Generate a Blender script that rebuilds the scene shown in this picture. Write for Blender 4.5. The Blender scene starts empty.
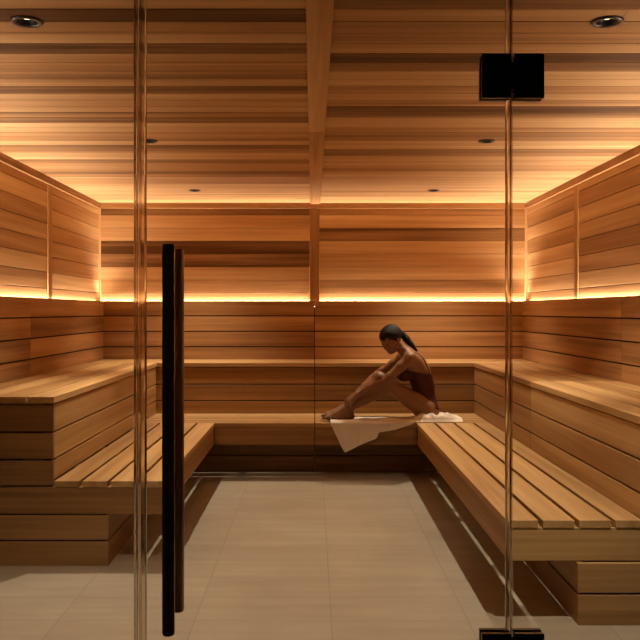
import bpy, bmesh, math, random
import numpy as np
from mathutils import Vector, Matrix, noise as mnoise
random.seed(7)
C = bpy.context.scene.collection
F = 848.0; VX = 313.0; VY = 311.0; H = 1.36      # photograph's focal length, vanishing point and eye height

def W(px, py, y):                                  # a measured photo position at distance y -> metres
    return Vector(((px - VX) * y / F, y, H - (py - VY) * y / F))

# ------------------------------------------------------------------ materials
def new_mat(name):
    m = bpy.data.materials.new(name); m.use_nodes = True
    nt = m.node_tree; b = nt.nodes['Principled BSDF']
    return m, nt, b

def simple(name, col, rough=.5, metal=0., spec=.5, emis=None, estr=0.):
    m, nt, b = new_mat(name)
    b.inputs['Base Color'].default_value = (*col, 1)
    b.inputs['Roughness'].default_value = rough
    b.inputs['Metallic'].default_value = metal
    b.inputs['Specular IOR Level'].default_value = spec
    if emis:
        b.inputs['Emission Color'].default_value = (*emis, 1)
        b.inputs['Emission Strength'].default_value = estr
    return m

def wood_mat(name, dark, mid, light, rough=.48, streak=.34, spec=.35):
    m, nt, b = new_mat(name); N = nt.nodes; L = nt.links
    gc = N.new('ShaderNodeAttribute'); gc.attribute_name = 'gc'
    tn = N.new('ShaderNodeAttribute'); tn.attribute_name = 'tone'
    def ns(sc, scale, detail, rough_, dist=0.):
        v = N.new('ShaderNodeVectorMath'); v.operation = 'MULTIPLY'
        v.inputs[1].default_value = sc; L.new(gc.outputs['Vector'], v.inputs[0])
        n = N.new('ShaderNodeTexNoise'); n.inputs['Scale'].default_value = scale
        n.inputs['Detail'].default_value = detail; n.inputs['Roughness'].default_value = rough_
        n.inputs['Distortion'].default_value = dist
        L.new(v.outputs[0], n.inputs['Vector']); return n.outputs['Fac']
    broad = ns((.35, 9, 9), 1, 2, .5, .4)
    fine = ns((.9, 60, 60), 1, 4, .65)
    hair = ns((3, 330, 330), 1, 2, .6)
    def ma(op, a, b_, c=None):
        n = N.new('ShaderNodeMath'); n.operation = op
        for i, q in enumerate((a, b_, c)):
            if q is None: continue
            if isinstance(q, (int, float)): n.inputs[i].default_value = q
            else: L.new(q, n.inputs[i])
        return n.outputs[0]
    t = ma('MULTIPLY_ADD', ma('SUBTRACT', broad, .5), streak * 1.5, tn.outputs['Fac'])
    t = ma('MULTIPLY_ADD', ma('SUBTRACT', fine, .5), streak * .75, t)
    t = ma('MULTIPLY_ADD', ma('SUBTRACT', hair, .5), streak * .22, t)
    r = N.new('ShaderNodeValToRGB'); L.new(t, r.inputs[0])
    e = r.color_ramp.elements
    e[0].position = 0; e[0].color = (*dark, 1); e[1].position = 1; e[1].color = (*light, 1)
    k = r.color_ramp.elements.new(.5); k.color = (*mid, 1)
    L.new(r.outputs[0], b.inputs['Base Color'])
    b.inputs['Roughness'].default_value = rough
    b.inputs['Specular IOR Level'].default_value = spec
    bp = N.new('ShaderNodeBump'); bp.inputs['Strength'].default_value = .12; bp.inputs['Distance'].default_value = .002
    L.new(fine, bp.inputs['Height']); L.new(bp.outputs[0], b.inputs['Normal'])
    return m

CEDAR = wood_mat('cedar boards', (.090, .035, .008), (.45, .240, .100), (.78, .53, .275), rough=.62, streak=.55, spec=.15)
BENCH = wood_mat('cedar bench', (.11, .050, .013), (.36, .200, .078), (.66, .44, .20), rough=.5, streak=.60, spec=.25)
GAPM = simple('dark cedar backing', (.03, .012, .005), .9, spec=.1)
BLACK = simple('black metal', (.006, .006, .006), .32, .0, .5)
BLACKB = simple('black bronze metal', (.28, .19, .11), .34, 1., .5)
STEEL = simple('brushed steel', (.75, .66, .52), .25, 1.)
GREYM = simple('grey screw cover', (.10, .10, .10), .35, .6)
SKIN = simple('skin', (.25, .120, .058), .52, spec=.5)
SKIN.node_tree.nodes['Principled BSDF'].inputs['Subsurface Weight'].default_value = .08
SKIN.node_tree.nodes['Principled BSDF'].inputs['Subsurface Radius'].default_value = (.01, .004, .002)
SUIT = simple('maroon swimsuit cloth', (.060, .010, .012), .6, spec=.3)
HAIR = simple('dark hair', (.006, .004, .003), .55, spec=.25)
LIP = simple('lips', (.22, .07, .05), .4)
EYE = simple('eye white', (.35, .28, .22), .3)
IRIS = simple('dark iris', (.01, .006, .004), .2)
LEDM = simple('warm led', (1, .8, .5), .5, emis=(1.0, .74, .42), estr=6.)
LENS = simple('downlight lens', (.5, .45, .4), .3, emis=(1., .78, .5), estr=4)

def hair_bump():
    nt = HAIR.node_tree; N = nt.nodes; L = nt.links; b = N['Principled BSDF']
    tc = N.new('ShaderNodeTexCoord'); mp = N.new('ShaderNodeMapping'); mp.inputs['Rotation'].default_value = (0, .8, .3); mp.inputs['Scale'].default_value = (30, 260, 300)
    n = N.new('ShaderNodeTexNoise'); n.inputs['Scale'].default_value = 1; n.inputs['Detail'].default_value = 3
    L.new(tc.outputs['Object'], mp.inputs[0]); L.new(mp.outputs[0], n.inputs['Vector'])
    bp = N.new('ShaderNodeBump'); bp.inputs['Strength'].default_value = .9; bp.inputs['Distance'].default_value = .006
    L.new(n.outputs['Fac'], bp.inputs['Height']); L.new(bp.outputs[0], b.inputs['Normal'])
hair_bump()
def cloth_mat():
    m, nt, b = new_mat('towel cotton'); N = nt.nodes; L = nt.links
    tc = N.new('ShaderNodeTexCoord'); n = N.new('ShaderNodeTexNoise'); n.inputs['Scale'].default_value = 240
    L.new(tc.outputs['Object'], n.inputs['Vector'])
    bp = N.new('ShaderNodeBump'); bp.inputs['Strength'].default_value = .5; bp.inputs['Distance'].default_value = .004
    L.new(n.outputs['Fac'], bp.inputs['Height']); L.new(bp.outputs[0], b.inputs['Normal'])
    b.inputs['Base Color'].default_value = (.86, .82, .74, 1); b.inputs['Roughness'].default_value = .95
    b.inputs['Specular IOR Level'].default_value = .1
    return m
TOWEL = cloth_mat()

def floor_mat():
    m, nt, b = new_mat('beige stone tiles'); N = nt.nodes; L = nt.links
    tc = N.new('ShaderNodeTexCoord')
    mp = N.new('ShaderNodeMapping'); mp.inputs['Location'].default_value = (-.08, -3.727, 0)
    L.new(tc.outputs['Object'], mp.inputs['Vector'])
    br = N.new('ShaderNodeTexBrick'); br.offset = 0; br.squash = 1
    br.inputs['Color1'].default_value = (0, 0, 0, 1); br.inputs['Color2'].default_value = (1, 1, 1, 1)
    br.inputs['Mortar'].default_value = (.5, .5, .5, 1)
    br.inputs['Scale'].default_value = 1.0; br.inputs['Mortar Size'].default_value = .0022
    br.inputs['Mortar Smooth'].default_value = .1
    br.inputs['Brick Width'].default_value = .6; br.inputs['Row Height'].default_value = .3
    L.new(mp.outputs[0], br.inputs['Vector'])
    v = N.new('ShaderNodeVectorMath'); v.operation = 'MULTIPLY'; v.inputs[1].default_value = (1.6, 16, 1)
    L.new(tc.outputs['Object'], v.inputs[0])
    n1 = N.new('ShaderNodeTexNoise'); n1.inputs['Scale'].default_value = 1; n1.inputs['Detail'].default_value = 5
    L.new(v.outputs[0], n1.inputs['Vector'])
    n2 = N.new('ShaderNodeTexNoise'); n2.inputs['Scale'].default_value = 3; n2.inputs['Detail'].default_value = 4
    L.new(tc.outputs['Object'], n2.inputs['Vector'])
    def ma(op, a, b_, c=None):
        n = N.new('ShaderNodeMath'); n.operation = op
        for i, q in enumerate((a, b_, c)):
            if q is None: continue
            if isinstance(q, (int, float)): n.inputs[i].default_value = q
            else: L.new(q, n.inputs[i])
        return n.outputs[0]
    t = ma('MULTIPLY_ADD', n1.outputs['Fac'], .45, ma('MULTIPLY', n2.outputs['Fac'], .35))
    t = ma('MULTIPLY_ADD', br.outputs['Color'], .12, t)
    r = N.new('ShaderNodeValToRGB'); L.new(t, r.inputs[0])
    e = r.color_ramp.elements
    e[0].position = .2; e[0].color = (.30, .258, .195, 1); e[1].position = .75; e[1].color = (.455, .40, .31, 1)
    mx = N.new('ShaderNodeMix'); mx.data_type = 'RGBA'
    L.new(br.outputs['Fac'], mx.inputs['Factor']); L.new(r.outputs[0], mx.inputs['A'])
    mx.inputs['B'].default_value = (.28, .24, .175, 1)
    L.new(mx.outputs['Result'], b.inputs['Base Color'])
    b.inputs['Roughness'].default_value = .5; b.inputs['Specular IOR Level'].default_value = .35
    return m
FLOORM = floor_mat()

def glass_mat(name, tint, refl=1.0, rough=0.0, edge=None):
    m = bpy.data.materials.new(name); m.use_nodes = True
    nt = m.node_tree; N = nt.nodes; L = nt.links
    N.remove(N['Principled BSDF']); out = N['Material Output']
    tr = N.new('ShaderNodeBsdfTransparent'); tr.inputs[0].default_value = (*tint, 1)
    gl = N.new('ShaderNodeBsdfGlossy'); gl.inputs['Roughness'].default_value = rough
    fr = N.new('ShaderNodeFresnel'); fr.inputs[0].default_value = 1.45
    mx = N.new('ShaderNodeMixShader')
    if refl != 1.0:
        mm = N.new('ShaderNodeMath'); mm.operation = 'MULTIPLY'; mm.inputs[1].default_value = refl
        L.new(fr.outputs[0], mm.inputs[0]); L.new(mm.outputs[0], mx.inputs[0])
    else: L.new(fr.outputs[0], mx.inputs[0])
    L.new(tr.outputs[0], mx.inputs[1]); L.new(gl.outputs[0], mx.inputs[2]); L.new(mx.outputs[0], out.inputs[0])
    return m
GLASS = glass_mat('clear glass', (.985, .985, .975))
def seal_mat():
    m, nt, b = new_mat('clear plastic seal')
    b.inputs['Base Color'].default_value = (.80, .70, .58, 1)
    b.inputs['Transmission Weight'].default_value = 1.; b.inputs['Roughness'].default_value = .06
    b.inputs['IOR'].default_value = 1.49
    return m
SEAL = seal_mat()

# ------------------------------------------------------------------ mesh helpers
def tag(o, label=None, cat=None, group=None, kind=None):
    if label: o['label'] = label
    if cat: o['category'] = cat
    if group: o['group'] = group
    if kind: o['kind'] = kind
    return o

def empty(name, loc=(0, 0, 0), label=None, cat=None, group=None, kind=None):
    o = bpy.data.objects.new(name, None); C.objects.link(o); o.location = loc; o.empty_display_size = .1
    return tag(o, label, cat, group, kind)

class MB:
    """boards with their own tone and grain coordinates, built as one mesh"""
    def __init__(s): s.v = []; s.f = []; s.gc = []; s.tone = []; s.mi = []
    def box(s, x0, x1, y0, y1, z0, z1, axis='x', tone=.6, mi=0):
        b = len(s.v); sd = random.uniform(0, 400); sd2 = random.uniform(0, 400)
        for x in (x0, x1):
            for y in (y0, y1):
                for z in (z0, z1):
                    s.v.append((x, y, z))
                    g = {'x': (x, y, z), 'y': (y, x, z), 'z': (z, x, y)}[axis]
                    s.gc.append((g[0] + sd, g[1] + sd2, g[2])); s.tone.append(tone)
        for q in ((0, 1, 3, 2), (4, 6, 7, 5), (0, 4, 5, 1), (2, 3, 7, 6), (0, 2, 6, 4), (1, 5, 7, 3)):
            s.f.append(tuple(b + i for i in q)); s.mi.append(mi)
        return s
    def build(s, name, mats, parent=None, bevel=.0015, loc=(0, 0, 0)):
        me = bpy.data.meshes.new(name)
        lx, ly, lz = loc
        me.from_pydata([(a - lx, b - ly, c - lz) for a, b, c in s.v], [], s.f)
        a = me.attributes.new('gc', 'FLOAT_VECTOR', 'POINT'); a.data.foreach_set('vector', np.array(s.gc, dtype=np.float32).ravel())
        a = me.attributes.new('tone', 'FLOAT', 'POINT'); a.data.foreach_set('value', np.array(s.tone, dtype=np.float32))
        for m in (mats if isinstance(mats, (list, tuple)) else [mats]): me.materials.append(m)
        me.polygons.foreach_set('material_index', s.mi); me.update()
        o = bpy.data.objects.new(name, me); C.objects.link(o)
        if parent is not None: o.parent = parent
        elif loc != (0, 0, 0): o.location = loc
        if bevel:
            md = o.modifiers.new('edge', 'BEVEL'); md.width = bevel; md.segments = 1; md.limit_method = 'ANGLE'
        return o

def mesh_obj(name, verts, faces, mat, parent=None, smooth=False):
    me = bpy.data.meshes.new(name); me.from_pydata([tuple(v) for v in verts], [], [tuple(f) for f in faces])
    me.materials.append(mat)
    if smooth: me.polygons.foreach_set('use_smooth', [True] * len(me.polygons))
    me.update(); o = bpy.data.objects.new(name, me); C.objects.link(o)
    if parent is not None: o.parent = parent
    return o

def lathe(name, prof, mat, parent=None, axis='z', center=(0, 0, 0), n=40, smooth=True, close=True):
    V = []; Fc = []
    for (r, h) in prof:
        for i in range(n):
            a = 2 * math.pi * i / n; p = (r * math.cos(a), r * math.sin(a), h)
            if axis == 'y': p = (p[0], p[2], p[1])
            V.append((p[0] + center[0], p[1] + center[1], p[2] + center[2]))
    k = len(prof)
    for j in range(k - 1):
        for i in range(n):
            Fc.append((j * n + i, j * n + (i + 1) % n, (j + 1) * n + (i + 1) % n, (j + 1) * n + i))
    if close:
        Fc.append(tuple(range(n))[::-1]); Fc.append(tuple((k - 1) * n + i for i in range(n)))
    o = mesh_obj(name, V, Fc, mat, parent)
    bm = bmesh.new(); bm.from_mesh(o.data); bmesh.ops.recalc_face_normals(bm, faces=bm.faces); bm.to_mesh(o.data); bm.free()
    if smooth:
        for p in o.data.polygons: p.use_smooth = len(p.vertices) == 4
    return o

# ------------------------------------------------------------------ dimensions
YB = 8.18; XW = 2.064; ZC = 2.40             # upper back wall, upper side walls, ceiling
YL = 8.10; XL = 2.00; ZL = 1.455             # lower cladding faces and their top
YG = 1.715                                   # glass front
CX = .015                                    # centre line of joints and battens
BW = .1245
R = random.uniform

# ------------------------------------------------------------------ structure
m = MB(); m.box(-2.3, 2.3, -1.6, 8.4, -.08, 0)
o = m.build('floor', FLOORM, bevel=0); tag(o, 'large beige stone tiles with fine joints', kind='structure')

def tone_lookup(tab, y, lo=.3, hi=.85):
    for a, b, t in tab:
        if a <= y < b: return t
    return R(lo, hi)
TL = [(-40, 0, .35), (0, 8.6, .5), (8.6, 21, .12), (21, 33, .55), (33, 46, .6), (46, 53.5, .12), (53.5, 63.5, .62), (63.5, 71, .5),
      (71, 80, .3), (80, 86.5, .52), (86.5, 93.5, .18), (93.5, 112, .72), (112, 123, .18), (123, 134, .75), (134, 146, .55),
      (146, 152, .35), (152, 160, .6), (160, 168, .4), (168, 176, .35), (176, 184, .55), (184, 202, .7)]
TR = [(-40, 8.6, .3), (8.6, 20, .62), (20, 33, .28), (33, 43, .42), (43, 53.5, .62), (53.5, 71, .15), (71, 86, .68), (86, 106, .6),
      (106, 118, .15), (118, 129, .62), (129, 141, .32), (141, 149, .68), (149, 157, .22), (157, 165, .6), (165, 172, .4),
      (172, 202, .7)]
DL = ((-1.026, 3.04), (1.054, 3.04), (-1.00, 5.18), (1.06, 5.18), (-1.02, 7.30), (1.036, 7.30))
def ceil_board(m, x0, x1, y0, y1, tone):
    z0, z1 = ZC, ZC + .013
    st = random.getstate()
    for (hx, hy) in DL:
        h = .039 if hy < 4 else .034
        if x0 < hx < x1 and hy - h < y1 and hy + h > y0:
            for q in ((x0, hx - h, y0, y1), (hx + h, x1, y0, y1), (hx - h, hx + h, y0, hy - h), (hx - h, hx + h, hy + h, y1)):
                if q[3] - q[2] > .002: random.setstate(st); m.box(*q, z0, z1, 'x', tone)
            return
    m.box(x0, x1, y0, y1, z0, z1, 'x', tone)
m = MB(); m.box(-2.2, 2.2, YG - .1, YB + .12, ZC + .06, ZC + .1, 'x', .1, 1)
for kk in range(-11, 42):
    y0 = 3.043 + .1262 * kk; y = min(YB, y0 + .1262); yc = y0 + .063; py = VY - F * (ZC - H) / yc
    ceil_board(m, -XW, CX - .03, y0 + .008, y, tone_lookup(TL, py) + R(-.12, .12))
    ceil_board(m, CX + .03, XW, y0 + .008, y, tone_lookup(TR, py) + R(-.12, .12))
o = m.build('ceiling', [CEDAR, GAPM], bevel=.001); tag(o, 'cedar board ceiling with boards running side to side', kind='structure')

def zrows(z0, z1, step):
    out = []; z = z1
    while z > z0 + .004:
        out.append((max(z0, z - step), z)); z -= step
    return out
# tones of the upper back wall from top row down, left and right of the batten
bl = [.15, .55, .68, .14, .16, .62, .52, .55]
brt = [.5, .62, .16, .66, .66, .62, .42, .55]
m = MB(); m.box(-2.2, 2.2, YB + .016, YB + .12, 0, ZC + .1, 'x', .1, 1)
zt = [2.40, 2.283, 2.159, 2.034, 1.909, 1.784, 1.659, 1.534, 1.40]
for i in range(8):
    m.box(-XW, CX - .03, YB, YB + .017, zt[i + 1] + .003, zt[i], 'x', bl[i])
    m.box(CX + .03, XW, YB, YB + .017, zt[i + 1] + .003, zt[i], 'x', brt[i])
o = m.build('wall_back', [CEDAR, GAPM], bevel=.001); tag(o, 'upper back wall of horizontal cedar boards above the light line', kind='structure')

YJ = 6.64
for sgn, nm in ((-1, 'wall_left'), (1, 'wall_right')):
    m = MB()
    xs = sorted((sgn * (XW + .016), sgn * 2.2)); m.box(xs[0], xs[1], YG - .1, YB + .12, 0, ZC + .1, 'y', .1, 1)
    xb = sorted((sgn * XW, sgn * (XW + .017)))
    for i in range(8):
        for ya, yb in ((YG - .1, YJ), (YJ, YB)):
            m.box(xb[0], xb[1], ya, yb, zt[i + 1] + .005, zt[i], 'y', R(.42, .85) if i < 7 else .4)
    o = m.build(nm, [CEDAR, GAPM], bevel=.001)
    tag(o, 'upper %s side wall of horizontal cedar boards' % nm[5:], kind='structure')

# trims
def trim(n, boxes, label):
    m = MB()
    for b in boxes: m.box(*b)
    return tag(m.build('trim_%d' % n, CEDAR, bevel=.002), label, kind='structure')
trim(1, [(CX - .040, CX + .055, YG, 4.87, ZC - .012, ZC + .01, 'y', .62), (CX - .040, CX + .055, 4.872, YB - .02, ZC - .012, ZC + .01, 'y', .5)],
     'flat cedar batten down the middle of the ceiling')
trim(2, [(CX - .0465, CX + .0465, YB - .014, YB + .012, 1.40, ZC - .055, 'z', .28)], 'vertical cedar batten in the middle of the upper back wall')
trim(3, [(-XW + .006, -XW - .004, YJ - .047, YJ + .047, 1.40, ZC - .055, 'z', .50)], 'vertical cedar batten on the upper left wall')
trim(4, [(XW - .005, XW + .01, YJ - .047, YJ + .047, 1.40, ZC - .055, 'z', .55)], 'vertical cedar batten on the upper right wall')
trim(5, [(-XW, XW, YB - .02, YB + .01, ZC - .052, ZC + .005, 'x', .42)], 'cedar cornice strip where ceiling meets back wall')
trim(6, [(-XW - .01, -XW + .02, YG, YB, ZC - .055, ZC + .005, 'y', .30)], 'cedar cornice strip along the left wall')
trim(7, [(XW - .02, XW + .01, YG, YB, ZC - .055, ZC + .005, 'y', .30)], 'cedar cornice strip along the right wall')
trim(8, [(XW - .022, XW + .005, YB - .022, YB + .005, 1.40, ZC - .05, 'z', .6)], 'slim cedar corner strip at the right back corner')
trim(9, [(-XW - .005, -XW + .018, YB - .018, YB + .005, 1.40, ZC - .05, 'z', .6)], 'slim cedar corner strip at the left back corner')
# ledges that carry the light strips and close the slot behind the lower cladding
trim(10, [(-XW - .01, XW + .01, YL + .018, YB + .02, 1.385, 1.40, 'x', .3)], 'ledge in the slot behind the back cladding')
trim(11, [(-XW - .01, -XL - .018, YG, YL + .018, 1.385, 1.40, 'y', .3)], 'ledge in the slot behind the left cladding')
trim(12, [(XL + .018, XW + .01, YG, YL + .018, 1.385, 1.40, 'y', .3)], 'ledge in the slot behind the right cladding')

# ------------------------------------------------------------------ lower cladding (backrest panels)
ZG = [1.455, 1.308, 1.160, 1.013, .901]
def panel(x0, x1, y0, y1, axis, wall, tones, label):
    """wall: which way the backing lies"""
    cx, cy = (x0 + x1) / 2, (y0 + y1) / 2
    e = empty('backrest_panel', (cx, cy, .905), label, 'wall panel', 'slatted backrest panels around the upper benches')
    m = MB()
    for i in range(4):
        m.box(x0, x1, y0, y1, ZG[i + 1] + (.010 if i < 3 else 0), ZG[i], axis, tones[i])
    m.build('boards', CEDAR, e, .0018, (cx, cy, .905))
    m = MB()
    L = (x1 - x0) if axis == 'x' else (y1 - y0)
    if wall == 'b': m.box(x0, x1, y1 + .022, y1 + .028, .902, 1.38, 'x', .1)
    if wall == 'l': m.box(x0 - .028, x0 - .022, y0, y1, .907, 1.38, 'y', .1)
    if wall == 'r': m.box(x1 + .022, x1 + .028, y0, y1, .907, 1.38, 'y', .1)
    m.build('backing', GAPM, e, 0, (cx, cy, .905))
    return e
def tt(a=.3, b=.55): return [R(a, b) for _ in range(4)]
G = .003
panel(-XL - .018, CX - G, YL, YL + .018, 'x', 'b', [.32, .45, .36, .28], 'slatted cedar panel on the back wall, left of the centre joint')
panel(CX + G, XL + .018, YL, YL + .018, 'x', 'b', [.40, .46, .48, .40], 'slatted cedar panel on the back wall, behind the seated woman')
panel(-XL - .018, -XL, YG + .02, 6.01 - .001, 'y', 'l', tt(), 'slatted cedar panel on the left wall nearer the glass')
panel(-XL - .018, -XL, 6.01 + .001, YL, 'y', 'l', tt(), 'slatted cedar panel on the left wall nearer the back corner')
panel(XL, XL + .018, YG + .02, 5.5 - .001, 'y', 'r', tt(), 'slatted cedar panel on the right wall nearer the glass')
panel(XL, XL + .018, 5.5 + .001, YL, 'y', 'r', tt(), 'slatted cedar panel on the right wall nearer the back corner')

# ------------------------------------------------------------------ led strips in the slot + their light
def area(name, loc, rot, sx, sy, power, col, spread=None):
    l = bpy.data.lights.new(name, 'AREA'); l.shape = 'RECTANGLE'; l.size = sx; l.size_y = sy; l.energy = power; l.color = col
    if spread: l.spread = spread
    o = bpy.data.objects.new(name, l); C.objects.link(o); o.location = loc; o.rotation_euler = rot
    return o
WARM = (1.0, .81, .61)
for nm, bx, lab in (('b', (-XW + .01, XW - .01, YL + .024, YL + .036, 1.400, 1.406), 'warm light strip hidden behind the top of the back cladding'),
                    ('l', (-XW + .018, -XW + .030, YG + .1, YL - .02, 1.400, 1.406), 'warm light strip hidden behind the top of the left cladding'),
                    ('r', (XW - .030, XW - .018, YG + .1, YL - .02, 1.400, 1.406), 'warm light strip hidden behind the top of the right cladding')):
    m = MB(); m.box(*bx, 'x', .5)
    tag(m.build('light_strip', LEDM, None, 0, ((bx[0] + bx[1]) / 2, (bx[2] + bx[3]) / 2, 1.4)), lab, 'light strip', 'warm light strips round the walls')
LED = 11.5; TILT = math.radians(12)
SP = math.radians(150)
area('strip light back', (0, YB - .005, 1.434), (math.pi - TILT, 0, 0), 4.08, .008, LED * 4.1, WARM, SP)
area('strip light left', (-XW + .005, (YG + YL) / 2 + .0, 1.434), (math.pi, -TILT, 0), .008, YL - YG - .1, LED * 6.3, WARM, SP)
area('strip light right', (XW - .005, (YG + YL) / 2, 1.434), (math.pi, TILT, 0), .008, YL - YG - .1, LED * 6.3, WARM, SP)

# ------------------------------------------------------------------ upper benches
T = .036
def upper_side(sgn, y0, y1, label, end=True, tn=(.55, .85), rt=(.5, .75)):
    """side bench along y; front edge at |x| = 1.405 / 1.425"""
    xf = 1.388 if sgn < 0 else 1.425
    st = (XL + .002 - xf) / 4; xs = [xf + i * st for i in range(4)]
    e = empty('upper_bench', (sgn * (xf + XL) / 2, (y0 + y1) / 2, .45), label, 'bench', 'upper sauna benches')
    lo = e.location[:]
    m = MB()
    for i, a in enumerate(xs):
        b = a + st - .011 if i < 3 else XL + .012
        q = sorted((sgn * a, sgn * b)); m.box(q[0], q[1], y0, y1, .90 - T, .90, 'y', R(*tn))
    m.build('seat', BENCH, e, .002, lo)
    m = MB()
    q = sorted((sgn * (xf + .006), sgn * (xf + .028)))
    yy0 = y0 + .012
    for z0, z1 in ((.452, .5565), (.5665, .7035), (.7135, .8575)):
        m.box(q[0], q[1], yy0 + (.0225 if end else 0), y1, z0, z1, 'y', R(*rt))
    m.build('riser', BENCH, e, .0015, lo)
    if end:
        m = MB(); q2 = sorted((sgn * (xf + .006), sgn * (XL - .002)))
        for z0, z1 in ((.424, .5565), (.5665, .7035), (.7135, .8575)):
            m.box(q2[0], q2[1], yy0, yy0 + .022, z0, z1, 'x', R(.35, .5))  # end boards darker than the riser: shade of the unlit end painted in
        m.build('end_panel', BENCH, e, .0015, lo)
    m = MB(); q = sorted((sgn * (xf + .062), sgn * (xf + .07)))
    m.box(q[0], q[1], yy0 + .03, y1, .455, .862, 'y', .1, 0)
    m.build('backing', GAPM, e, 0, lo)
    n = max(2, int((y1 - y0) / .8))
    for k in range(n + 1):
        yy = y0 + .03 + (y1 - y0 - .1) * k / n
        q = sorted((sgn * (xf + .075), sgn * (XL - .01))); MB().box(q[0], q[1], yy, yy + .04, .82, .90 - T - .0005, 'x', .6).build('support', BENCH, e, .001, lo)
    return e
YU = 7.53                                     # front of the upper back bench
upper_side(-1, 4.54, YU - .001, 'raised cedar bench along the left wall with its squared end facing the glass')
upper_side(1, 5.571, YU - .001, 'raised cedar bench on the right wall, section nearer the back corner', False, (.45, .6), (.42, .5))
upper_side(1, 2.40, 5.569, 'long raised cedar bench on the right wall, section nearer the glass', False, (.6, .85), (.6, .78))
def upper_back(x0, x1, label, rt):
    e = empty('upper_bench', ((x0 + x1) / 2, 7.83, .45), label, 'bench', 'upper sauna benches'); lo = e.location[:]
    m = MB()
    for a, b in ((YU, 7.70), (7.708, 7.84), (7.848, 7.98), (7.988, YL + .012)):
        m.box(x0, x1, a, b, .90 - T, .90, 'x', R(.6, .85))
    m.build('seat', BENCH, e, .002, lo)
    m = MB()
    xr0 = max(x0, -1.41); xr1 = min(x1, 1.435)
    for (z0, z1), t in zip(((.452, .5565), (.5665, .7035), (.7135, .8575)), rt):
        m.box(xr0, xr1, YU + .010, YU + .032, z0, z1, 'x', t)
    m.build('riser', BENCH, e, .0015, lo)
    m = MB(); m.box(xr0, xr1, YU + .062, YU + .07, .455, .862, 'x', .1); m.build('backing', GAPM, e, 0, lo)
    for k in range(4):
        xx = x0 + .03 + (x1 - x0 - .1) * k / 3; MB().box(xx, xx + .04, YU + .075, YL - .01, .82, .90 - T - .0005, 'y', .6).build('support', BENCH, e, .001, lo)
upper_back(-XL + .002, CX - G, 'raised cedar bench along the back wall, left of the centre joint', (.5, .35, .42))
upper_back(CX + G, XL - .002, 'raised cedar bench along the back wall, behind the seated woman', (.5, .45, .5))

# ------------------------------------------------------------------ lower benches
YF = 6.89                                     # front of the lower back bench
PZ = ((.001, .131), (.140, .268))
def lower_side(sgn, y0, y1, xf, xp, label, sup, tn, end_shade, pw, pg):
    e = empty('lower_bench', (sgn * 1.3, (y0 + y1) / 2, 0), label, 'bench', 'lower sauna benches'); lo = e.location[:]
    m = MB(); a = xf
    xend = (1.409 if sgn < 0 else 1.434)
    for i in range(4):
        b = a + pw
        q = sorted((sgn * a, sgn * b)); m.box(q[0], q[1], y0, y1, .45 - .0345, .4495, 'y', R(*tn))
        a = b + pg
    m.build('seat', BENCH, e, .002, lo)
    m = MB(); q = sorted((sgn * (xf + .006), sgn * (xf + .030)))
    m.box(q[0], q[1], y0 + .027, y1, .272, .415, 'y', .5 if end_shade else .55)
    m.build('apron', BENCH, e, .0015, lo)
    m = MB(); q = sorted((sgn * (xf + .006), sgn * (XL - .004)))
    m.box(q[0], q[1], y0 + .004, y0 + .026, .272, .415, 'x', .42 if end_shade else .6)  # left end faces the glass unlit; that shade is put into its tone
    m.build('end_apron', BENCH, e, .0015, lo)
    m = MB(); q = sorted((sgn * xp, sgn * (xp + .022))); q2 = sorted((sgn * xp, sgn * (XL - .004)))
    for z0, z1 in PZ:
        m.box(q[0], q[1], y0 + .001, y1, z0, z1, 'y', .45)
        m.box(q2[0], q2[1], y0 - .022, y0, z0, z1, 'x', .42 if end_shade else .6)  # plinth end likewise carries painted shade on the left
    m.build('plinth', BENCH, e, .0015, lo)
    m = MB(); q = sorted((sgn * (xp + .024), sgn * (xp + .04)))
    m.box(q[0], q[1], y0 + .03, y1, .003, .268, 'y', .1); q = sorted((sgn * (xp + .024), sgn * (XL - .02)))
    m.box(q[0], q[1], y0 + .004, y0 + .02, .003, .268, 'x', .1)
    m.build('backing', GAPM, e, 0, lo)
    for yy, w in sup:
        q = sorted((sgn * (xf + .034), sgn * (XL - .02))); MB().box(q[0], q[1], yy, yy + w, .30, .4145, 'x', .75).build('support', BENCH, e, .001, lo)
lower_side(-1, 4.54, YF - .001, .800, 1.09, 'lower slatted cedar bench on the left side of the floor',
           ((4.575, .04), (5.15, .10), (5.80, .10), (6.72, .12)), (.34, .85), True, .1330, .0180)
lower_side(1, 3.69, YF - .001, .843, 1.146, 'lower slatted cedar bench on the right side, running towards the glass',
           ((3.725, .04), (4.50, .12), (5.44, .10), (5.66, .07), (6.66, .12)), (.28, .80), False, .1375, .0205)
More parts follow.
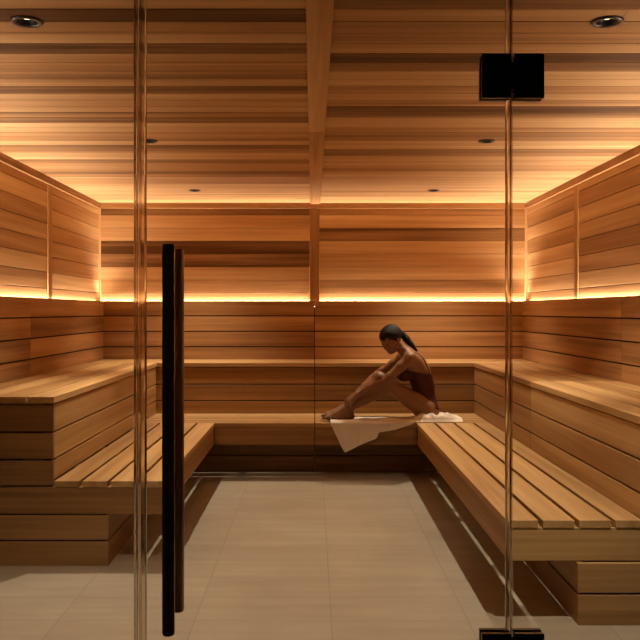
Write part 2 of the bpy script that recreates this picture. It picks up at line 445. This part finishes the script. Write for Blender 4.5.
def lower_back(x0, x1, label):
    e = empty('lower_bench', ((x0 + x1) / 2, 7.3, 0), label, 'bench', 'lower sauna benches'); lo = e.location[:]
    m = MB()
    for a, b in ((YF, YF + .139), (YF + .160, YF + .279), (YF + .301, YF + .4590), (YF + .480, YF + .665)):
        m.box(x0, x1, a, b, .45 - .0345, .4495, 'x', R(.6, .8))
    m.build('seat', BENCH, e, .002, lo)
    m = MB(); m.box(max(x0, -.802), min(x1, .846), YF + .006, YF + .030, .272, .415, 'x', .36); m.build('apron', BENCH, e, .0015, lo)
    m = MB()
    for z0, z1 in PZ:
        m.box(max(x0, -1.088), min(x1, 1.144), YF + .285, YF + .307, z0, z1, 'x', .3)
        if x0 < -1: m.box(-1.112, -1.09, YF, YF + .307, z0, z1, 'y', .3)
        else: m.box(1.146, 1.168, YF, YF + .307, z0, z1, 'y', .3)
    m.build('plinth', BENCH, e, .0015, lo)
    m = MB(); m.box(max(x0, -1.088), min(x1, 1.144), YF + .309, YF + .325, .003, .268, 'x', .1); m.build('backing', GAPM, e, 0, lo)
    n = 4
    for k in range(n):
        xx = x0 + .02 + (x1 - x0 - .08) * k / (n - 1); MB().box(xx, xx + .04, YF + .034, 7.50, .30, .4145, 'y', .6).build('support', BENCH, e, .001, lo)
lower_back(-XL + .004, CX - G, 'lower cedar bench across the back, left of the centre joint')
lower_back(CX + G, XL - .004, 'lower cedar bench across the back, the one the woman sits on')

# ------------------------------------------------------------------ downlights
def downlight_at(x, y, r, label):
    e = empty('ceiling_downlight', (x, y, ZC), label, 'downlight', 'small black recessed downlights in the cedar ceiling')
    lathe('trim_ring', [(r * .64, -.0004), (r * .66, -.006), (r * .93, -.008), (r, -.004), (r, .004), (r * .64, .004)], BLACK, e, close=False)
    lathe('baffle', [(r * .66, -.005), (r * .5, .030), (r * .01, .031)], BLACK, e, close=False)
    lathe('lens', [(r * .24, .009), (r * .1, .0085)], LENS, e)
for (x, y, r, lab, P) in ((-1.026, 3.04, .058, 'black recessed downlight at the upper left, nearest the glass', 1.),
                          (1.054, 3.04, .058, 'black recessed downlight at the upper right, nearest the glass', 1.),
                          (-1.00, 5.18, .050, 'small black downlight on the left half, middle one of its row', 1.),
                          (1.06, 5.18, .050, 'small black downlight on the right half, middle one of its row', 1.),
                          (-1.02, 7.30, .050, 'small black downlight on the left half, closest to the back wall', 1.),
                          (1.036, 7.30, .050, 'small black downlight on the right half, closest to the back wall', 1.)):
    downlight_at(x, y, r, lab)
    l = bpy.data.lights.new('downlight beam', 'SPOT'); l.energy = 112 * P; l.color = (1.0, .84, .62)
    l.spot_size = math.radians(90); l.spot_blend = .9; l.shadow_soft_size = .008
    o = bpy.data.objects.new('downlight beam', l); C.objects.link(o); o.location = (x * 1.06, y + (.1 if y > 7 else 0), ZC - .012)

# ------------------------------------------------------------------ glass front
JL0, JL1 = -.358, -.3475                      # left joint: fixed pane ends / door begins
JR0, JR1 = .3985, .4035
gt = .010
def pane(name, x0, x1, z0, z1, parent):
    m = MB(); m.box(x0, x1, YG - gt / 2, YG + gt / 2, z0, z1); return m.build(name, GLASS, parent, .0012)
w1 = empty('window_1', (-1.2, YG, 0), 'fixed clear glass pane left of the door', kind='structure')
pane('glass_pane', -XW + .004, JL0, .002, ZC - .014, w1)
w2 = empty('window_2', (1.2, YG, 0), 'fixed clear glass pane right of the door', kind='structure')
pane('glass_pane', JR1, XW - .004, .002, ZC - .014, w2)
d1 = empty('door_1', (0, YG, 0), 'frameless clear glass door with black bar handle and hinges', kind='structure')
pane('glass_pane', JL1, JR0, .010, ZC - .016, d1)
for p in (w1, w2, d1):
    for c in p.children: c.matrix_parent_inverse = Matrix.Translation(-Vector(p.location))
def seal(parent, xs, y0=YG - .0075, y1=YG + .0075):
    for x0, x1 in xs:
        m = MB(); m.box(x0, x1, y0, y1, .010, ZC - .016)
        o = m.build('clear_seal', SEAL, parent, .0025); o.modifiers[0].segments = 3
        o.matrix_parent_inverse = Matrix.Translation(-Vector(parent.location))
seal(w1, [(JL0 - .0035, JL0 + .0045)])
seal(d1, [(JL1 - .0035, JL1 + .0105)])
seal(d1, [(JR0 - .0090, JR0 + .0022)])

def rel(o, p): o.matrix_parent_inverse = Matrix.Translation(-Vector(p.location)); return o
# handle: two bars back to back, joined by stand-offs
for yc, xb, lab in ((1.650, -.2812, 'black round bar outside the glass'), (1.780, -.2828, 'black round bar inside the glass')):
    r = .0123
    hb = lathe('door_handle', [(r * .86, .730), (r, .7335), (r, 1.4865), (r * .86, 1.490)], BLACKB, d1, center=(xb, yc, 0), n=32)
    rel(hb, d1); hb['label'] = lab
    for zz in (.804, 1.425):
        a, b = (yc + .010, YG - .005) if yc < YG else (YG + .005, yc - .010)
        so = lathe('standoff', [(.0095, a), (.0095, b)], STEEL if yc > YG else BLACKB, d1, axis='y', center=(-.281, 0, zz), n=20)
        rel(so, d1); so.parent = hb; so.matrix_parent_inverse = Matrix.Translation(-Vector(d1.location))

def prism(name, poly, y0, y1, mat, parent, bevel=.001):
    n = len(poly); V = [(x, y0, z) for x, z in poly] + [(x, y1, z) for x, z in poly]
    Fc = [tuple(range(n)), tuple(range(2 * n - 1, n - 1, -1))] + [(i, i + n, (i + 1) % n + n, (i + 1) % n) for i in range(n)]
    o = mesh_obj(name, V, Fc, mat, parent)
    bm = bmesh.new(); bm.from_mesh(o.data); bmesh.ops.recalc_face_normals(bm, faces=bm.faces); bm.to_mesh(o.data); bm.free()
    md = o.modifiers.new('edge', 'BEVEL'); md.width = bevel; md.segments = 2
    return rel(o, d1)
xm = .4012
for z0, z1 in ((1.787, 1.876), (.623, .713)):
    zc = (z0 + z1) / 2; n = .012; g = .0032
    xa, xb = .3385, .4635
    poly = [(xa, z0), (xm - g, z0), (xm - g, z0 + .018), (xm + g, z0 + .018), (xm + g, z0), (xb, z0),
            (xb, z1), (xm + g, z1), (xm + g, z1 - .018), (xm - g, z1 - .018), (xm - g, z1), (xa, z1)]
    h = prism('hinge', poly, YG - .017, YG - .0052, BLACK, d1)
    h2 = prism('inner_plate', poly, YG + .0052, YG + .017, BLACK, d1); h2.parent = h
    s = prism('screw_cover', [(.3635, zc - .025), (.3665, zc - .025), (.3665, zc + .025), (.3635, zc + .025)], YG - .0178, YG - .0165, GREYM, d1, .0004)
    s.parent = h
bpy.context.view_layer.update()

# ------------------------------------------------------------------ towel
def towel():
    Y0 = YF                                    # bench front edge
    xs = np.linspace(W(330.5, 421, 6.88).x, W(464, 418, 6.88).x, 120)
    hangpts = [(330.5, 424), (344.5, 453), (351, 450), (359, 445.6), (370, 441), (377, 438.5), (378.6, 432.5), (395, 430), (404, 427), (412, 424.5), (415, 422), (470, 422)]
    hp = np.array(hangpts, float)
    def hang(x):
        px = VX + x * F / 6.875
        return max(0., (np.interp(px, hp[:, 0], hp[:, 1]) - 422.6) * 6.875 / F)
    rows = 44; V = []
    for i, x in enumerate(xs):
        h = hang(x); u = i / (len(xs) - 1); px = VX + x * F / 6.88
        depth = .30 + .06 * math.sin(u * 7)
        startback = 0.
        if px > 414: startback = np.interp(px, [414, 420, 464], [0, .02, .03])
        right = np.interp(px, [412, 424, 440, 456, 464], [0, 1, 1, .7, .2])
        for j in range(rows):
            v = j / (rows - 1)
            if j < 14:                        # hanging part, bottom first
                t = 1 - j / 14
                z = .4495 + .006 - t * h
                fold = .006 * math.sin(px * .42 + t * 2) * t + .004 * math.sin(px * 1.1 + 2) * t
                yy = Y0 - .009 - .004 * t - max(0, fold) - .002
                if h < .01: yy = Y0 + startback - .004; z = .4495 + .006 - t * .003
                V.append((x, yy, z))
            else:
                t = (j - 14) / (rows - 15)
                yy = Y0 + startback - .004 + t * depth * (1 - .25 * right)
                nz = mnoise.noise(Vector((x * 14, yy * 22, 3.1))) * .5 + .5
                nf = mnoise.noise(Vector((x * 45, yy * 60, 8.1))) * .5 + .5
                amp = .010 + .080 * right * math.sin(min(1, t * 2.2) * math.pi * .75)
                ed = min(1, t * 9)
                z = .4495 + .006 + ed * (amp * nz + .008 * nf * (.4 + right))
                z += .014 * ed * nz * max(0, min(1, (px - 353) / 5)) * max(0, min(1, (404 - px) / 5)) * max(0, math.sin(min(1, t * 2.5) * math.pi))
                V.append((x, yy, z))
    n = len(xs); Fc = []
    for i in range(n - 1):
        for j in range(rows - 1):
            a = i * rows + j; Fc.append((a, a + rows, a + rows + 1, a + 1))
    o = mesh_obj('towel', V, Fc, TOWEL, None, True)
    md = o.modifiers.new('thick', 'SOLIDIFY'); md.thickness = .005; md.offset = 1
    md = o.modifiers.new('sub', 'SUBSURF'); md.levels = 1; md.render_levels = 1
    return tag(o, 'white towel under the seated woman, its end hanging over the bench edge', 'towel')
towel()

# ------------------------------------------------------------------ person: signed distance fields -> surface nets
LO = np.array([-.05, 6.72, .40]); HI = np.array([1.15, 7.49, 1.34]); DV = .0048
SH = tuple(int(v) for v in np.ceil((HI - LO) / DV))
AX = [LO[i] + DV * np.arange(SH[i]) for i in range(3)]
def field(): return np.full(SH, 1.0, np.float32)
def sub(lo, hi, pad):
    s = []
    for i in range(3):
        a = int(max(0, math.floor((lo[i] - pad - LO[i]) / DV))); b = int(min(SH[i], math.ceil((hi[i] + pad - LO[i]) / DV) + 1))
        if b <= a: return None
        s.append(slice(a, b))
    return tuple(s)
def grid(s): return np.meshgrid(AX[0][s[0]], AX[1][s[1]], AX[2][s[2]], indexing='ij')
def smin(a, b, k):
    if k <= 0: return np.minimum(a, b)
    h = np.maximum(k - np.abs(a - b), 0) / k
    return np.minimum(a, b) - h * h * k * .25
def cone(f, a, b, ra, rb, k=.02):
    a = np.array(a, float); b = np.array(b, float); rm = max(ra, rb)
    s = sub(np.minimum(a, b) - rm, np.maximum(a, b) + rm, k + .02)
    if s is None: return
    X, Y, Z = grid(s); d = b - a; L2 = max(1e-9, float(d @ d))
    t = np.clip(((X - a[0]) * d[0] + (Y - a[1]) * d[1] + (Z - a[2]) * d[2]) / L2, 0, 1)
    dist = np.sqrt((X - a[0] - t * d[0]) ** 2 + (Y - a[1] - t * d[1]) ** 2 + (Z - a[2] - t * d[2]) ** 2) - (ra + (rb - ra) * t)
    f[s] = smin(f[s], dist.astype(np.float32), k)
def ell(f, c, r, M=None, k=.02, carve=False):
    """ellipsoid; M rows are its axes"""
    c = np.array(c, float); rm = max(r); s = sub(c - rm, c + rm, k + .02)
    if s is None: return
    X, Y, Z = grid(s); X = X - c[0]; Y = Y - c[1]; Z = Z - c[2]
    if M is not None:
        M = np.array(M); X, Y, Z = (M[i][0] * X + M[i][1] * Y + M[i][2] * Z for i in range(3))
    k0 = np.sqrt((X / r[0]) ** 2 + (Y / r[1]) ** 2 + (Z / r[2]) ** 2)
    k1 = np.sqrt((X / r[0] ** 2) ** 2 + (Y / r[1] ** 2) ** 2 + (Z / r[2] ** 2) ** 2) + 1e-9
    d = (k0 * (k0 - 1) / k1).astype(np.float32)
    f[s] = -smin(-f[s], d, k) if carve else smin(f[s], d, k)
def nets(f):
    ins = f < 0; nx, ny, nz = f.shape
    cnt = np.zeros((nx - 1, ny - 1, nz - 1), np.int8)
    corners = [(i, j, k) for i in (0, 1) for j in (0, 1) for k in (0, 1)]
    for i, j, k in corners: cnt += ins[i:nx - 1 + i, j:ny - 1 + j, k:nz - 1 + k]
    act = (cnt > 0) & (cnt < 8)
    idx = np.argwhere(act); vid = np.full(act.shape, -1, np.int64); vid[act] = np.arange(len(idx))
    acc = np.zeros((len(idx), 3)); num = np.zeros(len(idx))
    for a in corners:
        for ax in range(3):
            if a[ax]: continue
            b = list(a); b[ax] = 1
            fa = f[idx[:, 0] + a[0], idx[:, 1] + a[1], idx[:, 2] + a[2]]; fb = f[idx[:, 0] + b[0], idx[:, 1] + b[1], idx[:, 2] + b[2]]
            cr = (fa < 0) != (fb < 0); t = np.where(cr, fa / np.where(cr, fa - fb, 1), 0)
            p = np.tile(np.array(a, float), (len(idx), 1)); p[:, ax] = t
            acc[cr] += p[cr]; num[cr] += 1
    V = LO + DV * (idx + acc / num[:, None])
    Fc = []
    for ax in range(3):
        o1, o2 = [(1, 2), (2, 0), (0, 1)][ax]
        sl0 = [slice(1, -1)] * 3; sl1 = [slice(1, -1)] * 3
        sl0[ax] = slice(0, -1); sl1[ax] = slice(1, None)
        A = ins[tuple(sl0)]; B = ins[tuple(sl1)]
        e = np.argwhere(A != B); off = np.array([1, 1, 1]); off[ax] = 0
        g = e + off; fl = A[tuple(e.T)]
        def cell(d1, d2):
            q = g.copy(); q[:, o1] -= d1; q[:, o2] -= d2
            return vid[q[:, 0], q[:, 1], q[:, 2]]
        q = np.stack([cell(1, 1), cell(0, 1), cell(0, 0), cell(1, 0)], 1)
        q[~fl] = q[~fl][:, ::-1]; Fc.append(q)
    Fc = np.concatenate(Fc); Fc = Fc[(Fc >= 0).all(1)]
    return V, Fc
def net_obj(name, f, mat, parent, smooth_it=2):
    V, Fc = nets(f)
    o = mesh_obj(name, V.tolist(), Fc.tolist(), mat, parent, True)
    if smooth_it:
        md = o.modifiers.new('soft', 'SMOOTH'); md.factor = .5; md.iterations = smooth_it
    return o
def unit(v): v = np.array(v, float); return v / np.linalg.norm(v)

P = lambda px, py, y: np.array(W(px, py, y - .13))
body = field(); torso = field()
# torso, lightly hunched forward; spine from seat to neck
pel = P(424, 405, 7.28); wai = P(423.5, 389, 7.28); rib = P(418, 371, 7.275); uch = P(411, 359, 7.27); nkb = P(406.5, 351.5, 7.265)
spine_m = lambda a, b: (lambda u: [np.cross([0, 1, 0], u), np.array([0, 1., 0]), u])(unit(b - a))
for f in (torso,):
    ell(f, pel + [0, 0, -.012], (.112, .168, .105), None, .03)
    ell(f, P(428, 412, 7.19), (.095, .080, .070), None, .03)
    ell(f, P(428, 412, 7.37), (.095, .080, .070), None, .03)
    ell(f, wai, (.088, .128, .12), spine_m(pel, wai), .06)
    ell(f, rib, (.100, .142, .135), spine_m(wai, uch), .06)
    cone(f, P(411, 358.5, 7.15), P(406, 357.5, 7.39), .052, .052, .07)
    ell(f, P(413, 362, 7.27), (.085, .15, .075), spine_m(rib, nkb), .05)
    ell(f, P(405, 374.5, 7.20), (.054, .056, .054), None, .03)
    ell(f, P(403.5, 374.5, 7.335), (.054, .056, .054), None, .03)
np.minimum(body, torso, out=body)
# neck and head
hc = P(390.8, 338.8, 7.225)
fd = unit([-.66, -.52, -.54]); rd = unit(np.cross(fd, [0.05, 0, 1])); ud = unit(np.cross(rd, fd))   # facing, her right, up
cone(body, nkb, hc + ud * -.045 - fd * .020, .054, .047, .045)
cone(body, P(408, 353, 7.20), hc - ud * .04, .030, .030, .04)
Mh = [fd, rd, ud]
hl = lambda f_, r_, u_: hc + fd * f_ + rd * r_ + ud * u_
ell(body, hl(-.012, 0, .022), (.094, .073, .086), Mh, .01)             # cranium
ell(body, hl(.022, 0, -.028), (.062, .056, .074), Mh, .025)            # face
cone(body, hl(.052, 0, -.088), hl(.060, 0, -.090), .020, .017, .035)   # chin
for s in (-1, 1):
    cone(body, hl(.044, s * .014, -.086), hl(-.008, s * .050, -.050), .017, .020, .03)   # jaw
    ell(body, hl(.058, s * .034, -.024), (.022, .022, .018), Mh, .02)  # cheekbone
    ell(body, hl(.088, s * .030, .004), (.016, .017, .011), Mh, .010, True)             # eye socket
    ell(body, hl(.070, s * .030, .003), (.014, .015, .012), Mh, .004)  # lid
    cone(body, hl(.079, s * .014, .020), hl(.070, s * .044, .022), .007, .006, .012)     # brow
    ell(body, hl(-.008, s * .075, -.004), (.018, .007, .030), Mh, .006)                 # ear
cone(body, hl(.080, 0, .012), hl(.101, 0, -.026), .006, .010, .010)    # nose
for s in (-1, 1): ell(body, hl(.090, s * .011, -.029), (.010, .008, .007), Mh, .006)
cone(body, hl(.083, -.014, -.050), hl(.083, .014, -.050), .006, .006, .008)
cone(body, hl(.082, -.012, -.058), hl(.082, .012, -.058), .0065, .0065, .008)

def limb(pts, k=.03):
    for (a, ra), (b, rb) in zip(pts[:-1], pts[1:]): cone(body, a, b, ra, rb, k)
mix = lambda a, b, t, o=(0, 0, 0): a + (b - a) * t + np.array(o)
# arms
def hand(wr, d, n, s, curl, k=.007):
    """wr wrist, d along the palm, n out of the back of the hand, s towards the thumb"""
    d = unit(d); n = unit(n - d * np.dot(n, d)); s2 = np.cross(d, n); s = s2 if np.dot(s2, s) > 0 else -s2
    M = [d, s, n]
    ell(body, wr + d * .046, (.050, .037, .015), M, .012)
    for i, (off, ln, cl) in enumerate(((.026, .070, 0), (.009, .078, .05), (-.009, .073, .1), (-.025, .058, .2))):
        p = wr + d * (.084 - .004 * abs(i - 1)) + s * off; cone(body, wr + d * .045 + s * off * .7, p, .010, .0088, k)
        ang = 0; dirp = d + s * off * 1.2
        for q, (fr, r0, r1) in enumerate(((.45, .0088, .0080), (.31, .0080, .0073), (.24, .0073, .0064))):
            ang += (curl[q] + cl * .4); u = unit(unit(dirp) * math.cos(ang) - n * math.sin(ang))
            p2 = p + u * ln * fr * 1.05; cone(body, p, p2, r0, r1, .004); p = p2
    p0 = wr + d * .018 + s * .026; u = unit(d * .6 + s * .75 - n * .25)
    p1 = p0 + u * .036; cone(body, p0, p1, .0125, .0105, .010)
    u = unit(d * .8 + s * .35 - n * .55); p2 = p1 + u * .030; cone(body, p1, p2, .0098, .0088, .004)
    u = unit(d * .8 + s * .05 - n * .75); cone(body, p2, p2 + u * .022, .0088, .0072, .004)
shN = P(409.5, 358.5, 7.115); elN = P(384, 382, 7.055); wrN = P(357.5, 395.5, 7.105)
shF = P(402.5, 358.0, 7.42); elF = P(377.5, 374.5, 7.46); wrF = P(358, 391.5, 7.34)
for sh, elb, wrs in ((shN, elN, wrN), (shF, elF, wrF)):
    cone(body, sh, sh, .053, .053, .04)
    limb([(sh, .047), (mix(sh, elb, .35), .042), (mix(sh, elb, .8), .036), (elb, .034)], .015)
    limb([(elb, .033), (mix(elb, wrs, .25), .036), (mix(elb, wrs, .7), .027), (wrs, .0215)], .012)
# legs
hipN = P(426, 409.5, 7.185); knN = P(389, 384.5, 7.13); anN = P(347, 409.5, 7.15)
hipF = P(424, 408, 7.37); knF = P(379.5, 378, 7.36); anF = P(345.5, 408, 7.30)
for hp_, kn, an in ((hipN, knN, anN), (hipF, knF, anF)):
    limb([(hp_, .085), (mix(hp_, kn, .35), .074), (mix(hp_, kn, .8), .056), (kn, .050)], .02)
    down = unit(np.cross(unit(an - kn), [0, 1, 0])); down = down if down[2] < 0 else -down
    limb([(kn, .049), (mix(kn, an, .28, down * .012), .052), (mix(kn, an, .6, down * .004), .040), (an, .029)], .02)
    ell(body, kn + np.array([-.012, 0, .006]), (.045, .042, .045), None, .02)
ZS = .466
def foot(an, dx, toe_y):
    heel = np.array([an[0] + .030, an[1], ZS + .026]); ball = np.array([an[0] - .150, an[1] + toe_y, ZS + .018])
    cone(body, an, heel, .030, .026, .03); cone(body, an, mix(heel, ball, .5, (0, 0, .018)), .030, .026, .03)
    cone(body, heel, ball, .027, .019, .03); cone(body, ball + [0, -.024, 0], ball + [0, .024, 0], .018, .016, .02)
    cone(body, mix(an, ball, .3, (0, 0, .004)), ball, .027, .018, .03)
    for i in range(5):
        b0 = ball + np.array([-.008, (-.030 + i * .015), 0]); r = .0125 - .0014 * i; ln = .040 - .004 * i
        cone(body, b0, b0 + np.array([-ln, 0, -.006 + r * .1]), r, r * .85, .005)
foot(anN, 0, -.01); foot(anF, 0, -.01)
# hands clasp the shins
shin_d = unit(anN - knN)
hand(wrN, unit([-.80, -.05, -.45]), np.array([-.40, -.62, .62]), np.array([-.3, .9, .3]), (.45, .75, .6))
hand(wrF, unit([-.75, -.30, -.60]), np.array([-.55, .1, .8]), np.array([-.2, -.95, -.1]), (.35, .6, .5))

person = empty('person', (0, 0, 0), 'woman with a dark ponytail in a maroon swimsuit sitting sideways, hugging her shins', 'person')
person.location = (.95, 7.15, .455)
inv = Matrix.Translation(-Vector(person.location))
bo = net_obj('body', body, SKIN, person, 2); bo.matrix_parent_inverse = inv
# swimsuit: a shell just outside the torso between neckline and leg line
X, Y, Z = np.meshgrid(*AX, indexing='ij', sparse=True)
def above(p, q):                               # signed height over the line p->q in the x-z plane
    d = unit([q[0] - p[0], 0, q[2] - p[2]]); n = np.array([-d[2], 0, d[0]])
    if n[2] < 0: n = -n
    return (X - p[0]) * n[0] + (Z - p[2]) * n[2]
top = above(P(401, 369.5, 7.2), P(431, 374, 7.2)); bot = above(P(410, 398, 7.2), P(437, 409, 7.2))
bu = torso - .0045
suit = np.maximum(np.maximum(bu, top), -bot)
for y0 in (7.055, 7.235):
    strap = np.maximum(np.maximum(np.abs(Y - y0) - .0065, bu), -top - .01)
    suit = np.minimum(suit, strap)
suit = np.maximum(suit, -(torso + .012)).astype(np.float32)
suit[0] = suit[-1] = 1; suit[:, 0] = suit[:, -1] = 1; suit[:, :, 0] = suit[:, :, -1] = 1
so = net_obj('swimsuit', suit, SUIT, person, 1); so.matrix_parent_inverse = inv; so['label'] = 'maroon one-piece swimsuit with thin straps'
# hair
hair = field()
ell(hair, hl(-.010, 0, .026), (.108, .083, .093), Mh, .0)
cut = ((X - hc[0]) * fd[0] + (Y - hc[1]) * fd[1] + (Z - hc[2]) * fd[2])
up_ = ((X - hc[0]) * ud[0] + (Y - hc[1]) * ud[1] + (Z - hc[2]) * ud[2])
hair = np.maximum(hair, (cut * .80 - up_ * .60 - .018))
hair = np.maximum(hair, -(up_ + .055)).astype(np.float32)
for i in range(11):                            # combed strands from the hairline to the tail
    a = math.radians(-80 + 16 * i); prev = None
    for q in range(6):
        u = q / 5; th = math.radians(20 + 125 * u); sp = math.sin(a) * math.sin(th)
        r3 = (.106 * math.cos(th), .081 * sp, .092 * math.sin(th) * math.cos(a) - .004)
        pnt = hl(-.010 + r3[0], r3[1] * (1 - .3 * u), .026 + r3[2])
        if prev is not None and (q > 1 or abs(i - 5) < 4): cone(hair, prev, pnt, .0055, .0055, .004)
        prev = pnt
pt = [hl(-.095, 0, .030), P(402.5, 334.5, 7.27), P(406.5, 339, 7.27), P(411, 344.5, 7.265), P(416.5, 350.5, 7.26)]
rr = [.028, .026, .029, .023, .010]
for i in range(4): cone(hair, pt[i], pt[i + 1], rr[i], rr[i + 1], .012)
for i in range(14):                            # braided lumps along the tail
    t = i / 13 * 3.0; j = min(3, int(t)); c = mix(pt[j], pt[j + 1], t - j)
    cone(hair, c + np.array([0, (-1) ** i * .008, 0]), c + np.array([.010, (-1) ** i * .012, -.012]), .018 * (1 - i / 26), .015 * (1 - i / 26), .005)
ho = net_obj('hair', hair, HAIR, person, 1); ho.matrix_parent_inverse = inv; ho['label'] = 'dark hair tied in a ponytail'
for s in (-1, 1):
    c = Vector(hl(.074, s * .030, .001))
    bm = bmesh.new(); bmesh.ops.create_uvsphere(bm, u_segments=16, v_segments=10, radius=.0105); me = bpy.data.meshes.new('eye'); bm.to_mesh(me); bm.free()
    me.materials.append(IRIS); me.polygons.foreach_set('use_smooth', [True] * len(me.polygons))
    e = bpy.data.objects.new('eye', me); C.objects.link(e); e.parent = person; e.location = c - Vector(person.location)

# ------------------------------------------------------------------ camera, world, view
cam = bpy.data.cameras.new('camera'); cam.sensor_width = 36; cam.lens = F / 640 * 36
cam.shift_x = (320 - VX) / 640; cam.shift_y = -(320 - VY) / 640; cam.clip_start = .05
co = bpy.data.objects.new('camera', cam); C.objects.link(co); co.location = (0, 0, H); co.rotation_euler = (math.pi / 2, 0, 0)
sc = bpy.context.scene; sc.camera = co
w = bpy.data.worlds.new('dim corridor'); sc.world = w; w.use_nodes = True
w.node_tree.nodes['Background'].inputs[0].default_value = (.9, .62, .38, 1); w.node_tree.nodes['Background'].inputs[1].default_value = .008
vs = sc.view_settings; vs.view_transform = 'Standard'; vs.look = 'None'; vs.exposure = .14; vs.gamma = 1; vs.use_curve_mapping = False
sc.cycles.use_denoising = True; sc.cycles.max_bounces = 10; sc.cycles.diffuse_bounces = 6; sc.cycles.transparent_max_bounces = 16
sc.cycles.caustics_reflective = False; sc.cycles.caustics_refractive = False
sc.cycles.sample_clamp_indirect = 6
